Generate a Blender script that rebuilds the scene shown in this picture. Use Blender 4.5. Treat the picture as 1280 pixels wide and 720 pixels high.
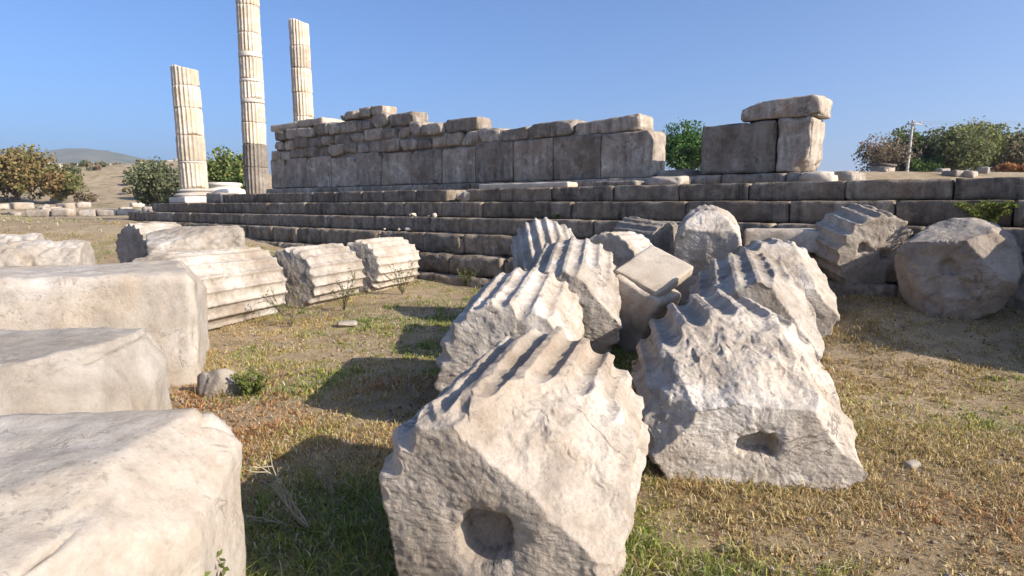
import bpy, math, random
import numpy as np
R = math.radians
sc = bpy.context.scene
for o in list(bpy.data.objects): bpy.data.objects.remove(o)

# ------------------------------------------------------------------ camera
cd = bpy.data.cameras.new("camera"); cam = bpy.data.objects.new("camera", cd)
sc.collection.objects.link(cam); sc.camera = cam
cd.sensor_width = 36; cd.lens = 22.5; cd.clip_start = .05; cd.clip_end = 9000
cam.location = (0, 0, 1.6); cam.rotation_euler = (R(90) - math.atan(.13), 0, 0)

# ------------------------------------------------------------------ sky, sun, exposure
SUN_EL, SUN_A = R(29), R(-28)        # elevation; angle of the sun from +X, towards the camera side
w = bpy.data.worlds.new("World"); sc.world = w; w.use_nodes = True
nt = w.node_tree; nt.nodes.clear()
sky = nt.nodes.new("ShaderNodeTexSky"); sky.sky_type = 'NISHITA'; sky.sun_disc = False
sky.sun_elevation = SUN_EL; sky.sun_rotation = R(90) - SUN_A
sky.air_density = .75; sky.dust_density = 2.4; sky.ozone_density = 7.5; sky.altitude = 50
bg = nt.nodes.new("ShaderNodeBackground"); bg.inputs[1].default_value = .126
wo = nt.nodes.new("ShaderNodeOutputWorld")
nt.links.new(sky.outputs[0], bg.inputs[0]); nt.links.new(bg.outputs[0], wo.inputs[0])
sd = bpy.data.lights.new("sun", 'SUN'); sd.energy = 5.0; sd.angle = R(.5); sd.color = (1, .89, .75)
sun = bpy.data.objects.new("sun", sd); sc.collection.objects.link(sun)
from mathutils import Vector
sv = Vector((math.cos(SUN_A)*math.cos(SUN_EL), math.sin(SUN_A)*math.cos(SUN_EL), math.sin(SUN_EL)))
sun.rotation_euler = sv.to_track_quat('Z', 'Y').to_euler()
sc.view_settings.view_transform = 'Standard'; sc.view_settings.look = 'None'
sc.view_settings.exposure = .80; sc.view_settings.gamma = 1
sc.cycles.volume_max_steps = 64; sc.cycles.max_bounces = 6; sc.cycles.diffuse_bounces = 3

C = sc.collection
# ------------------------------------------------------------------ helpers
rs0 = np.random.RandomState(7)
PERM = rs0.permutation(256); PERM = np.concatenate([PERM, PERM, PERM])
VAL = rs0.uniform(-1, 1, 256)
def vnoise(p):
    i = np.floor(p).astype(np.int64); f = p - i; f = f*f*f*(f*(f*6-15)+10); i &= 255
    def h(a, b, c): return VAL[PERM[PERM[PERM[(i[:, 0]+a) & 255]+((i[:, 1]+b) & 255)]+((i[:, 2]+c) & 255)]]
    x, y, z = f[:, 0], f[:, 1], f[:, 2]
    l = lambda a, b, t: a+(b-a)*t
    return l(l(l(h(0,0,0), h(1,0,0), x), l(h(0,1,0), h(1,1,0), x), y), l(l(h(0,0,1), h(1,0,1), x), l(h(0,1,1), h(1,1,1), x), y), z)
def fbm(p, scale=1., oct=4, off=0., gain=.5):
    s = 0; a = 1; q = p*scale + off*17.31
    for k in range(oct): s = s + a*vnoise(q); q = q*2.03 + 11.7; a *= gain
    return s
def sstep(a, b, x): t = np.clip((x-a)/(b-a), 0, 1); return t*t*(3-2*t)

def make_mesh(name, V, F3=None, F4=None, smooth=True):
    me = bpy.data.meshes.new(name); V = np.asarray(V, np.float32)
    F3 = np.zeros((0, 3), np.int32) if F3 is None else np.asarray(F3, np.int32)
    F4 = np.zeros((0, 4), np.int32) if F4 is None else np.asarray(F4, np.int32)
    me.vertices.add(len(V)); me.vertices.foreach_set("co", V.ravel())
    nl = F3.size + F4.size; me.loops.add(nl); me.polygons.add(len(F3)+len(F4))
    me.loops.foreach_set("vertex_index", np.concatenate([F4.ravel(), F3.ravel()]))
    me.polygons.foreach_set("loop_start", np.concatenate([np.arange(len(F4))*4, F4.size+np.arange(len(F3))*3]))
    me.polygons.foreach_set("loop_total", np.concatenate([np.full(len(F4), 4), np.full(len(F3), 3)]))
    if smooth: me.polygons.foreach_set("use_smooth", np.ones(len(F3)+len(F4), bool))
    me.update(calc_edges=True); me.validate()
    return me
def link(name, me, m=None, parent=None, loc=(0, 0, 0), rot=(0, 0, 0)):
    o = bpy.data.objects.new(name, me); C.objects.link(o)
    if m and me and not me.materials: me.materials.append(m)
    o.location = loc; o.rotation_euler = rot
    if parent: o.parent = parent
    return o
def tag(o, label=None, cat=None, group=None, kind=None):
    if label: o['label'] = label
    if cat: o['category'] = cat
    if group: o['group'] = group
    if kind: o['kind'] = kind
    return o
def empty(name, loc=(0, 0, 0), rot=(0, 0, 0)): return link(name, None, None, None, loc, rot)

# ---- stone with a box lattice
def box_lattice(nx, ny, nz):
    pts = []; quads = []; base = 0
    for ax, (a, b, c) in (((0), (ny, nz, nx)), ((1), (nz, nx, ny)), ((2), (nx, ny, nz))):
        for side in (0, 1):
            A, B = np.meshgrid(np.arange(a+1), np.arange(b+1), indexing='ij')
            P = np.zeros((a+1, b+1, 3), np.int64)
            P[..., (ax+1) % 3] = A; P[..., (ax+2) % 3] = B; P[..., ax] = c*side
            pts.append(P.reshape(-1, 3)); id = np.arange((a+1)*(b+1)).reshape(a+1, b+1)+base
            q = np.stack([id[:-1, :-1], id[1:, :-1], id[1:, 1:], id[:-1, 1:]], -1).reshape(-1, 4)
            quads.append(q if side else q[:, ::-1]); base += (a+1)*(b+1)
    P = np.concatenate(pts); Q = np.concatenate(quads)
    u, inv = np.unique(P, axis=0, return_inverse=True)
    return u, inv.ravel()[Q]
LAT = {}
def star(V, c, cuts, seed=0, rough=.012, rs=6.):
    """trim a star-shaped body along rough fracture planes; cuts = [(normal, d)]"""
    c = np.asarray(c, float); D = V-c; n0 = fbm(V, rs, 4, seed)
    t = np.ones(len(V)); which = np.full(len(V), -1)
    for k, (n, d) in enumerate(cuts):
        n = np.array(n, float); L = np.linalg.norm(n); n /= L
        den = D@n; lim = (d - n@c) + n0*rough*.6 + 1.7*rough*vnoise(V*2.7+seed+k*3.1)
        tt = np.where(den > 1e-6, lim/np.maximum(den, 1e-6), 9); which = np.where(tt < t, k, which); t = np.minimum(t, tt)
    return c + D*t[:, None], which
def stone_mesh(size, res=.1, bevel=.03, amp=.01, seed=0, cuts=(), chip=.05, lowamp=.0, pits=0., seg=None):
    sx, sy, sz = size; half = np.array(size)/2
    if seg is None: seg = tuple(max(3, int(round(s/res))) for s in size)
    if seg not in LAT: LAT[seg] = box_lattice(*seg)
    P, Q = LAT[seg]
    t = P/np.array(seg)*2-1; b = np.array([min(bevel/h*1.2, .5) for h in half])
    # crowd the lattice towards the edges so that the rounding has points
    t = np.sign(t)*(1-(1-np.abs(t))**1.35)
    V = t*half
    inner = half-bevel; q = np.clip(V, -inner, inner); d = V-q; L = np.linalg.norm(d, axis=1); 
    nrm = np.where(L[:, None] > 1e-9, d/np.maximum(L, 1e-9)[:, None], 0)
    V = q+nrm*bevel*np.minimum(1, 1)
    if cuts: V, _ = star(V, (0, 0, 0), cuts, seed, rough=max(amp*1.6, .006))
    off = seed*3.77
    edge = np.clip((1-np.max(np.abs(nrm), axis=1))*3, 0, 1)
    disp = amp*fbm(V, 5, 4, off)
    if lowamp: disp += lowamp*fbm(V, 1.3, 2, off+5)
    disp -= edge*chip*np.clip(fbm(V, 4.3, 2, off+9)-.05, 0, 1)
    if pits: disp -= pits*np.clip(fbm(V, 14, 2, off+3)-.55, 0, 1)
    V = V+nrm*disp[:, None]
    return make_mesh("stone", V, F4=Q)

# ---- fluted drum. local y runs along its axis, origin at its middle
def drum_mesh(r=.48, L=1.2, nfl=20, depth=.040, per=12, nl=70, ncap=26, seed=0, cuts=(), amp=.006, lowamp=.014, chip=.03,
              hole=None, hole2=(), wear=0., fillet=.26, capamp=.01, flare=0., ridge_off=0., taper=0., core=(0, 0, 0), flutes=True, rough=.014, batter=.07):
    N = nfl*per; th = np.arange(N)/N*2*math.pi
    ph = (th/(2*math.pi)*nfl + ridge_off) % 1
    t = np.clip((np.abs(ph-.5)*2)/(1-fillet), 0, 1)
    prof = np.sqrt(np.clip(1-t*t, 0, 1))          # 1 in the flute's middle, 0 at its fillets
    if not flutes: prof = prof*0
    rows = []
    for k in range(ncap): rows.append((0, (k+.35)/ncap))
    ls = np.linspace(0, 1, nl); 
    for l in ls: rows.append((l, 1.))
    for k in range(ncap//2): rows.append((1, 1-(k+.6)/(ncap//2)))
    l = np.array([a for a, b in rows]); rr = np.array([b for a, b in rows])
    TH = np.tile(th, (len(rows), 1)); PR = np.tile(prof, (len(rows), 1)); Lg = np.tile(l[:, None], (1, N)); RR = np.tile(rr[:, None], (1, N))
    y = (Lg-.5)*L
    d = np.stack([np.cos(TH), np.zeros_like(TH), np.sin(TH)], -1).reshape(-1, 3)
    p0 = np.stack([r*np.cos(TH), y, r*np.sin(TH)], -1).reshape(-1, 3)
    nz = fbm(p0, 2.2, 3, seed+1); nz2 = fbm(p0, 9, 3, seed+2)
    worn = wear + .35*np.clip(nz, 0, 1)*min(1, wear*3+.25)
    rad = r*(1 - taper*(Lg.ravel()-.5)) - depth*PR.ravel()*np.clip(1-worn, 0, 1)
    # ridges chipped down to a noisy limit
    lim = r - chip*np.clip(.2+nz2*.45+.6*np.clip(nz, 0, 1), 0, 1.4) - worn*depth*.5
    rad = np.minimum(rad, lim)
    # ends of the shaft battered
    e = np.minimum(Lg.ravel(), 1-Lg.ravel())*L
    eb = np.clip(1-e/.10, 0, 1)**2*np.clip(.25+fbm(p0, 3.1, 3, seed+6), 0, 1.2)*batter
    rad = rad-eb
    rad = rad + lowamp*fbm(p0, 1.1, 2, seed+3) + amp*fbm(p0, 12, 3, seed+4)
    V = np.stack([d[:, 0]*rad*RR.ravel(), y.ravel(), d[:, 2]*rad*RR.ravel()], -1)
    cap = (RR.ravel() < 1)
    front = cap & (Lg.ravel() < .5)
    if cuts: V, wh = star(V, core, cuts, seed, rough=rough)
    else: wh = np.full(len(V), -1)
    # end-face relief + dowel holes
    faceflag = front & (wh < 0)
    a = fbm(V*np.array([1, .3, 1]), 7, 5, seed+8)
    V[:, 1] += np.where(cap & (wh < 0), capamp*a + capamp*1.2*fbm(V, 1.7, 2, seed+12) - .0035*np.abs(fbm(V*np.array([1, .4, 1.9]), 26, 2, seed+18)), 0)
    hs = ([hole] if hole else []) + list(hole2)
    for (hx, hz, hr, hd, *asp_) in hs:
        asp = asp_[0] if asp_ else 1.1
        q = np.hypot((V[:, 0]-hx), (V[:, 2]-hz)*asp)*.6 + .4*np.maximum(np.abs(V[:, 0]-hx+.3*(V[:, 2]-hz))/1., np.abs(V[:, 2]-hz)*asp) + .34*hr*fbm(V, 7, 3, seed+15)
        f = 1-sstep(hr*.80, hr*1.02, q)
        V[:, 1] += np.where(faceflag, hd*f + .012*f*fbm(V, 20, 3, seed), 0)
        V[:, 1] += np.where(faceflag, .15*hd*(1-sstep(hr*.9, hr*1.6, q)), 0)
    # global roughness along the body's own direction for fractured skin
    D = V-np.asarray(core); D /= np.linalg.norm(D, axis=1)[:, None]
    fr = wh >= 0
    if fr.any():
        bb = .0035*fbm(V, 22, 4, seed+20) - .020*np.clip(fbm(V, 9, 3, seed+22)-.45, 0, .6)*np.clip(fbm(V, 2.5, 2, seed+23)*2+.6, 0, 1)
        V += D*np.where(fr, bb, 0)[:, None]
    M = len(rows); idx = np.arange(M*N).reshape(M, N); nx = np.roll(idx, -1, axis=1)
    Q = np.stack([idx[:-1], idx[1:], nx[1:], nx[:-1]], -1).reshape(-1, 4)
    V = np.vstack([V, V[idx[0]].mean(0), V[idx[-1]].mean(0)]); c0, c1 = M*N, M*N+1
    T = np.concatenate([np.stack([np.full(N, c0), idx[0], nx[0]], -1), np.stack([np.full(N, c1), nx[-1], idx[-1]], -1)])
    # face orientation: outward
    return make_mesh("drum", V, F3=T, F4=Q)

# ------------------------------------------------------------------ materials
def newmat(name):
    m = bpy.data.materials.new(name); m.use_nodes = True; t = m.node_tree
    b = t.nodes['Principled BSDF']; b.inputs['Roughness'].default_value = .9
    b.inputs['Specular IOR Level'].default_value = .2
    return m, t, b
class G:
    def __init__(s, t): s.t = t
    def n(s, ty, **kw):
        x = s.t.nodes.new(ty)
        for k, v in kw.items(): setattr(x, k, v)
        return x
    def l(s, a, b): s.t.links.new(a, b)
    def noise(s, vec, scale, detail=6, rough=.6, dist=0):
        x = s.n('ShaderNodeTexNoise'); x.inputs['Scale'].default_value = scale; x.inputs['Detail'].default_value = detail
        x.inputs['Roughness'].default_value = rough; x.inputs['Distortion'].default_value = dist; s.l(vec, x.inputs['Vector']); return x.outputs[0]
    def ramp(s, fac, stops):
        x = s.n('ShaderNodeValToRGB'); e = x.color_ramp.elements
        while len(e) < len(stops): e.new(.5)
        for q, (p, c) in zip(e, stops): q.position = p; q.color = (*c, 1) if len(c) == 3 else c
        s.l(fac, x.inputs[0]); return x.outputs[0]
    def mix(s, fac, a, b, mode='MIX'):
        x = s.n('ShaderNodeMix', data_type='RGBA', blend_type=mode)
        for v, i in ((fac, 0), (a, 6), (b, 7)):
            if hasattr(v, 'is_linked'): s.l(v, x.inputs[i])
            elif i == 0: x.inputs[0].default_value = v
            else: x.inputs[i].default_value = (*v, 1)
        return x.outputs[2]
    def math(s, op, a, b=0., clamp=False):
        x = s.n('ShaderNodeMath', operation=op, use_clamp=clamp)
        for v, i in ((a, 0), (b, 1)):
            if hasattr(v, 'is_linked'): s.l(v, x.inputs[i])
            else: x.inputs[i].default_value = v
        return x.outputs[0]
def objvec(g, stretch=(1, 1, 1)):
    tc = g.n('ShaderNodeTexCoord'); oi = g.n('ShaderNodeObjectInfo')
    mp = g.n('ShaderNodeMapping'); mp.inputs['Scale'].default_value = stretch
    ml = g.math('MULTIPLY', oi.outputs['Random'], 37.)
    cb = g.n('ShaderNodeCombineXYZ'); g.l(ml, cb.inputs[0]); g.l(ml, cb.inputs[1])
    g.l(cb.outputs[0], mp.inputs['Location']); g.l(tc.outputs['Object'], mp.inputs['Vector'])
    return mp.outputs[0], oi.outputs['Random'], tc
def stone_mat(name, c1, c2, c3, dark, darkamt=.5, lichen=.3, lichen_col=(.03, .028, .026), bump=.5, streak=0., pale=(.6, .57, .52), paleamt=0., vary=.34, pit=.5, fine=60, fc=.9):
    m, t, b = newmat(name); g = G(t); v, rnd, tc = objvec(g)
    n1 = g.noise(v, 1.6, 8, .62, .4); n2 = g.noise(v, 7, 8, .65, .2); n3 = g.noise(v, fine, 6, .7)
    col = g.ramp(n1, [(.32, c1), (.5, c2), (.68, c3)])
    col = g.mix(g.ramp(n2, [(.45, (0, 0, 0)), (.72, (darkamt,)*3)]), col, dark)
    # small dark lichen specks in patches
    sp = g.noise(v, 26, 4, .75); pt = g.noise(v, 1.1, 3, .6)
    spk = g.math('MULTIPLY', g.ramp(sp, [(.56, (0,)*3), (.64, (1,)*3)]), g.ramp(pt, [(.42, (0,)*3), (.62, (1,)*3)]))
    col = g.mix(g.math('MULTIPLY', spk, lichen), col, lichen_col)
    if streak:
        v2, _, _ = objvec(g, (3.2, 3.2, .45)); s = g.noise(v2, 1.8, 6, .7, .3)
        gt = g.ramp(g.noise(v, .8, 4, .65, .5), [(.38, (.15,)*3), (.6, (1,)*3)])
        col = g.mix(g.math('MULTIPLY', g.ramp(s, [(.42, (0,)*3), (.62, (streak,)*3)]), gt), col, (.022, .020, .018))
        v3, _, _ = objvec(g, (4.5, 4.5, .7)); s3 = g.noise(v3, 2.3, 5, .7, .2)
        col = g.mix(g.math('MULTIPLY', g.ramp(s3, [(.60, (0,)*3), (.70, (.6,)*3)]), g.math('SUBTRACT', 1., gt)), col, pale)
    if paleamt:
        pn = g.noise(v, 3.1, 7, .7, .8)
        col = g.mix(g.ramp(pn, [(.55, (0,)*3), (.72, (paleamt,)*3)]), col, pale)
    wn = g.noise(v, .9, 5, .6, .6)
    col = g.mix(g.ramp(wn, [(.5, (0,)*3), (.68, (.35,)*3)]), col, tuple(min(1, q*f_) for q, f_ in zip(c1, (1.12, .92, .66))))
    cn = g.noise(v, 1.3, 9, .62, 1.1); gate = g.ramp(g.noise(v, 1.9, 3, .6), [(.5, (0,)*3), (.6, (1,)*3)])
    crack = g.math('MULTIPLY', g.ramp(g.math('ABSOLUTE', g.math('SUBTRACT', cn, .5)), [(.0, (1,)*3), (.007, (0,)*3)]), gate)
    col = g.mix(g.math('MULTIPLY', crack, .55), col, dark)
    br = g.math('ADD', g.math('MULTIPLY', rnd, vary), 1-vary/2)
    fine_ = g.math('ADD', g.math('MULTIPLY', n3, fc), 1-fc/2)
    k = g.math('MULTIPLY', br, fine_); cb = g.n('ShaderNodeCombineXYZ')
    for i in range(3): g.l(k, cb.inputs[i])
    col = g.mix(1., col, cb.outputs[0], 'MULTIPLY')
    g.l(col, b.inputs['Base Color'])
    vo = g.n('ShaderNodeTexVoronoi', feature='F1'); vo.inputs['Scale'].default_value = 22; g.l(v, vo.inputs['Vector'])
    pits = g.ramp(vo.outputs[0], [(.05, (0,)*3), (.30, (1,)*3)])
    pm = g.ramp(g.noise(v, 2.3, 3, .6), [(.45, (0,)*3), (.65, (pit,)*3)])
    h = g.math('ADD', g.math('MULTIPLY', n2, 1.2), g.math('MULTIPLY', n3, .45))
    h = g.math('ADD', h, g.math('MULTIPLY', g.math('SUBTRACT', pits, 1.), pm))
    h = g.math('SUBTRACT', h, g.math('MULTIPLY', crack, .6))
    h = g.math('ADD', h, g.math('MULTIPLY', g.noise(v, 150, 3, .7), .12))
    bp = g.n('ShaderNodeBump'); bp.inputs['Strength'].default_value = bump; bp.inputs['Distance'].default_value = .02
    g.l(h, bp.inputs['Height']); g.l(bp.outputs[0], b.inputs['Normal'])
    return m
M = {}
M['marble'] = stone_mat('weathered_marble', (.27, .225, .18), (.41, .36, .30), (.54, .50, .45), (.19, .155, .12), .65, .55, (.12, .11, .10), bump=.75, pit=.55)
M['marble_grey'] = stone_mat('grey_marble', (.31, .27, .22), (.39, .35, .30), (.47, .43, .385), (.22, .18, .14), .6, .6, (.12, .11, .10), bump=.5, pit=.35, fc=.5, fine=45)
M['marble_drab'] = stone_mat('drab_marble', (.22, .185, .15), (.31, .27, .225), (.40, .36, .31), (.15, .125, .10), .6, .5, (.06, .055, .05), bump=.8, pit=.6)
M['column'] = stone_mat('column_marble', (.42, .345, .255), (.51, .445, .36), (.57, .52, .45), (.40, .30, .19), .5, .2, (.2, .17, .13), bump=.5, paleamt=.3, pale=(.7, .66, .6))
M['column_new'] = stone_mat('white_new_marble', (.44, .40, .35), (.52, .48, .43), (.58, .55, .50), (.42, .37, .30), .3, .05, bump=.2, pit=.1)
M['column_dark'] = stone_mat('dark_column_marble', (.15, .125, .10), (.21, .18, .15), (.27, .235, .20), (.10, .085, .07), .6, .4, bump=.7)
M['wall'] = stone_mat('wall_stone', (.25, .205, .16), (.35, .30, .245), (.49, .44, .375), (.16, .12, .085), .65, .5, (.07, .06, .05), bump=.9, streak=.55, paleamt=.8, pale=(.62, .56, .48), vary=.6)
M['wall_dark'] = stone_mat('step_stone', (.205, .160, .115), (.27, .22, .165), (.38, .32, .25), (.08, .064, .05), .75, .5, (.045, .04, .034), bump=.9, streak=.75, paleamt=.5, pale=(.50, .43, .35), vary=.5)
M['pale_slab'] = stone_mat('pale_slab', (.46, .39, .31), (.54, .47, .38), (.60, .54, .46), (.35, .27, .19), .4, .2, bump=.4)
M['rubble'] = stone_mat('rubble_stone', (.26, .21, .16), (.36, .31, .25), (.46, .41, .35), (.18, .14, .11), .5, .3, bump=.8, vary=.5)

def ground_mat():
    m, t, b = newmat('dry_ground'); g = G(t)
    geo = g.n('ShaderNodeNewGeometry'); v = geo.outputs['Position']
    n1 = g.noise(v, .45, 8, .6, .3); n2 = g.noise(v, 3.5, 8, .7); n3 = g.noise(v, 30, 6, .75); n4 = g.noise(v, .06, 6, .6)
    col = g.ramp(n1, [(.3, (.19, .14, .07)), (.45, (.32, .235, .135)), (.6, (.42, .325, .21)), (.72, (.23, .19, .085))])
    col = g.mix(g.ramp(n2, [(.45, (0,)*3), (.65, (.8,)*3)]), col, (.17, .12, .065))
    col = g.mix(g.ramp(n3, [(.5, (0,)*3), (.7, (.6,)*3)]), col, (.42, .34, .23))
    cam_ = g.n('ShaderNodeVectorMath', operation='LENGTH'); g.l(v, cam_.inputs[0])
    far = g.math('DIVIDE', cam_.outputs['Value'], 60., True)
    fc = g.ramp(n4, [(.35, (.30, .225, .145)), (.5, (.38, .30, .205)), (.65, (.25, .20, .11))])
    fc = g.mix(g.ramp(g.noise(v, 1.1, 8, .7), [(.46, (0,)*3), (.60, (.8,)*3)]), fc, (.17, .135, .07))
    fc = g.mix(g.ramp(g.noise(v, .35, 8, .75), [(.56, (0,)*3), (.66, (.7,)*3)]), fc, (.09, .10, .045))
    col = g.mix(g.math('MULTIPLY', far, .9), col, fc)
    g.l(col, b.inputs['Base Color'])
    bp = g.n('ShaderNodeBump'); bp.inputs['Strength'].default_value = .9; bp.inputs['Distance'].default_value = .03
    g.l(g.math('ADD', n2, g.math('MULTIPLY', n3, .8)), bp.inputs['Height']); g.l(bp.outputs[0], b.inputs['Normal'])
    return m
M['ground'] = ground_mat()
def attr_mat(name, trans=.35):
    m, t, b = newmat(name); g = G(t)
    a = g.n('ShaderNodeAttribute', attribute_name='col')
    g.l(a.outputs['Color'], b.inputs['Base Color']); b.inputs['Roughness'].default_value = .75
    tr = g.n('ShaderNodeBsdfTranslucent'); g.l(a.outputs['Color'], tr.inputs[0])
    mx = g.n('ShaderNodeMixShader'); mx.inputs[0].default_value = trans
    g.l(b.outputs[0], mx.inputs[1]); g.l(tr.outputs[0], mx.inputs[2])
    g.l(mx.outputs[0], t.nodes['Material Output'].inputs[0]); return m
M['leaf'] = attr_mat('leaves'); M['grass'] = attr_mat('grass_blades', .3)
def plain(name, c, c2, sc_=8, bump=.4, rough=.85):
    m, t, b = newmat(name); g = G(t); v, r_, _ = objvec(g)
    g.l(g.ramp(g.noise(v, sc_, 7, .65), [(.35, c), (.65, c2)]), b.inputs['Base Color']); b.inputs['Roughness'].default_value = rough
    bp = g.n('ShaderNodeBump'); bp.inputs['Strength'].default_value = bump; bp.inputs['Distance'].default_value = .02
    g.l(g.noise(v, sc_*3, 6, .7), bp.inputs['Height']); g.l(bp.outputs[0], b.inputs['Normal']); return m
M['bark'] = plain('bark', (.10, .075, .055), (.19, .155, .12), 12, .8)
M['twig'] = plain('pale_twig', (.30, .25, .17), (.42, .37, .26), 30, .2)
M['pole'] = plain('weathered_pole', (.42, .40, .37), (.52, .50, .47), 6, .3)
M['steel'] = plain('galvanised_steel', (.30, .30, .30), (.4, .4, .4), 9, .1, .5)
M['plaster'] = plain('hut_plaster', (.30, .25, .20), (.38, .33, .27), 3, .2)
M['roof'] = plain('hut_roof', (.12, .10, .085), (.17, .15, .13), 3, .3)
M['mountain'] = plain('mountain', (.10, .115, .07), (.20, .18, .13), .012, .5)

def set_col(me, cols):      # per-vertex colour
    a = me.color_attributes.new('col', 'FLOAT_COLOR', 'POINT')
    a.data.foreach_set('color', np.hstack([cols, np.ones((len(cols), 1))]).astype(np.float32).ravel())

# ------------------------------------------------------------------ terrain
ca, sa = math.cos(R(40)), math.sin(R(40))
OX, OY = 5.35, 9.3                       # the platform's front line passes here; U runs left-back along it, N into it
UX, UY, NX, NY = -sa*1.0, ca, .643, .766
UX, UY = -.766, .643
def un(X, Y): return (X-OX)*UX+(Y-OY)*UY, (X-OX)*NX+(Y-OY)*NY
def UN(u, n): return OX+u*UX+n*NX, OY+u*UY+n*NY
def height(X, Y):
    X = np.asarray(X, float); Y = np.asarray(Y, float)
    D = np.hypot(X, Y)
    z = np.interp(Y, [0, 12.8, 14.5, 17.3, 21, 26, 50, 100], [0, 0, .08, .42, .84, 1.0, 1.2, 1.3])
    u, n = un(X, Y)
    z = np.where(n > -1.2, z, z)
    bank = sstep(3.0, 4.4, X)*sstep(5.6, 7.4, Y)*.42*(1-sstep(9, 12, Y)); z = z+bank
    q = X/np.maximum(Y, 1)
    z = z + 2.1*sstep(.08, .35, q)*sstep(20, 31, Y)*(1-.3*sstep(60, 200, Y))
    # rocky slope at the far left
    hl = sstep(48, 105, Y)*sstep(-.28, -.42, q)*(6.6+.8*fbm(np.stack([X.ravel()*.03, Y.ravel()*.03, 0*X.ravel()], 1), 1, 2, 4).reshape(X.shape))*(1-.6*sstep(140, 400, D))
    z = z + hl + sstep(60, 140, Y)*sstep(-.30, -.1, q)*0
    P = np.stack([X.ravel(), Y.ravel(), np.zeros(X.size)], 1)
    small = .022*fbm(P, 1.3, 4, 3).reshape(X.shape)
    med = .35*fbm(P, .12, 4, 8).reshape(X.shape)*sstep(28, 60, D)
    z = z+small+med
    return z - 3*sstep(500, 1500, D)
s = np.linspace(-1, 1, 361); ax = np.sinh(s*6.6)/np.sinh(6.6)*4000
X, Y = np.meshgrid(ax, ax+6, indexing='ij')
Z = height(X, Y); idx = np.arange(X.size).reshape(X.shape)
Q = np.stack([idx[:-1, :-1], idx[1:, :-1], idx[1:, 1:], idx[:-1, 1:]], -1).reshape(-1, 4)
tag(link('ground', make_mesh('ground', np.stack([X.ravel(), Y.ravel(), Z.ravel()], 1), F4=Q), M['ground']), 'dry trodden ground with patchy grass around the ruins', kind='structure')

# mountain range far behind
def mountains():
    nA, nR = 420, 26
    az = np.linspace(-80, 80, nA); A, K = np.meshgrid(az, np.linspace(0, 1, nR), indexing='ij')
    pk = np.interp(az, [-80, -44, -38, -36, -33, -31, -28.5, -26, -22, -10, 0, 20, 28, 34, 50, 80],
                   [70, 96, 92, 108, 113, 110, 96, 70, 56, 48, 44, 52, 66, 88, 84, 70])
    P = np.stack([A.ravel()*.12, K.ravel()*1.5, 0*A.ravel()], 1)
    prof = np.sin(np.clip(K*1.15, 0, 1)*math.pi/2)**1.3
    Zm = (1.0*pk[:, None]*prof)*(1+.10*fbm(P, 1.2, 5, 2).reshape(A.shape)*prof) + 1.6*vnoise(P*9).reshape(A.shape)*prof-4
    Rr = 1050+K*650; Xm = np.sin(np.radians(A))*Rr; Ym = np.cos(np.radians(A))*Rr
    i = np.arange(A.size).reshape(A.shape); q = np.stack([i[:-1, :-1], i[:-1, 1:], i[1:, 1:], i[1:, :-1]], -1).reshape(-1, 4)
    tag(link('mountain', make_mesh('mountain', np.stack([Xm.ravel(), Ym.ravel(), Zm.ravel()], 1), F4=q), M['mountain']), 'low hazy blue mountain on the horizon', kind='structure')
mountains()

# ------------------------------------------------------------------ temple platform
rnd = random.Random(3)
ROT = (0, 0, -math.atan2(.643, .766))
plat = empty('temple_platform', (OX, OY, 0), ROT)
tag(plat, 'long stepped stone platform of dark weathered blocks running across behind the fallen drums', 'platform')
def course(parent, u0, u1, nf, z0, z1, joints=None, lo=1.2, hi=2.4, dep=.9, mat='wall_dark', jit=.01, amp=.008, chip=.045, name='step_block', seed=0, res=.1, gapz=.003, bevel=.012, skip=()):
    r_ = random.Random(seed); js = [u0]
    if joints: js = list(joints)
    while js[-1] < u1-.5*lo: js.append(min(u1, js[-1]+r_.uniform(lo, hi)))
    for a, b in zip(js[:-1], js[1:]):
        if any(s0 < (a+b)/2 < s1 for s0, s1 in skip): continue
        Lb = b-a-r_.uniform(.008, .025); h = z1-z0-gapz; dn = r_.uniform(-jit, jit)
        cuts = []
        if r_.random() < .5:
            sx = r_.choice((-1, 1)); c_ = (sx*r_.uniform(.3, 1), -r_.uniform(.5, 1), r_.uniform(.2, 1)); n_ = np.array(c_)/np.linalg.norm(c_)
            cuts.append((c_, n_@np.array([sx*Lb/2, -dep/2, h/2]) - r_.uniform(.01, .05)))
        me = stone_mesh((Lb, dep, h), res, bevel, amp, r_.randint(0, 9999), cuts, chip)
        link(name, me, M[mat], parent, (-(a+b)/2, nf+dep/2+dn, (z0+z1)/2), (r_.uniform(-.006, .006), r_.uniform(-.006, .006), r_.uniform(-.008, .008)))
J1 = [-5.2, -3.9, -2.9, -1.6, -.82, .51, 1.95, 3.17, 4.5, 5.95, 7.3, 8.4, 8.95, 10.05, 11.3, 12.2, 13.4, 14.5, 15.7, 16.9, 17.7, 18.6, 19.3, 19.9]
course(plat, 0, 19.9, 0, 1.665, 1.955, J1, seed=1, skip=((8.4, 8.95),), res=.08)
J2 = [-5.5, -4.2, -2.8, -1.5, -.2, 1.2, 2.9]
course(plat, 0, 25.3, -.30, 1.325, 1.66, J2, seed=2, res=.08)
course(plat, -5.6, 26.7, -.62, .985, 1.32, seed=3, res=.09)
course(plat, -5.3, 25.0, -.94, .57, .98, seed=4, lo=1.0, hi=2.0, res=.1, jit=.05, amp=.02, chip=.12, bevel=.022)
course(plat, -5.6, 23.0, -1.22, .17, .565, seed=5, lo=1.0, hi=2.0, res=.1, jit=.05, amp=.025, chip=.14, bevel=.026)
course(plat, -5.3, 18.0, -1.48, -.25, .165, seed=6, lo=1.0, hi=2.0, res=.1, jit=.06, amp=.03, chip=.15, bevel=.03)
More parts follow.
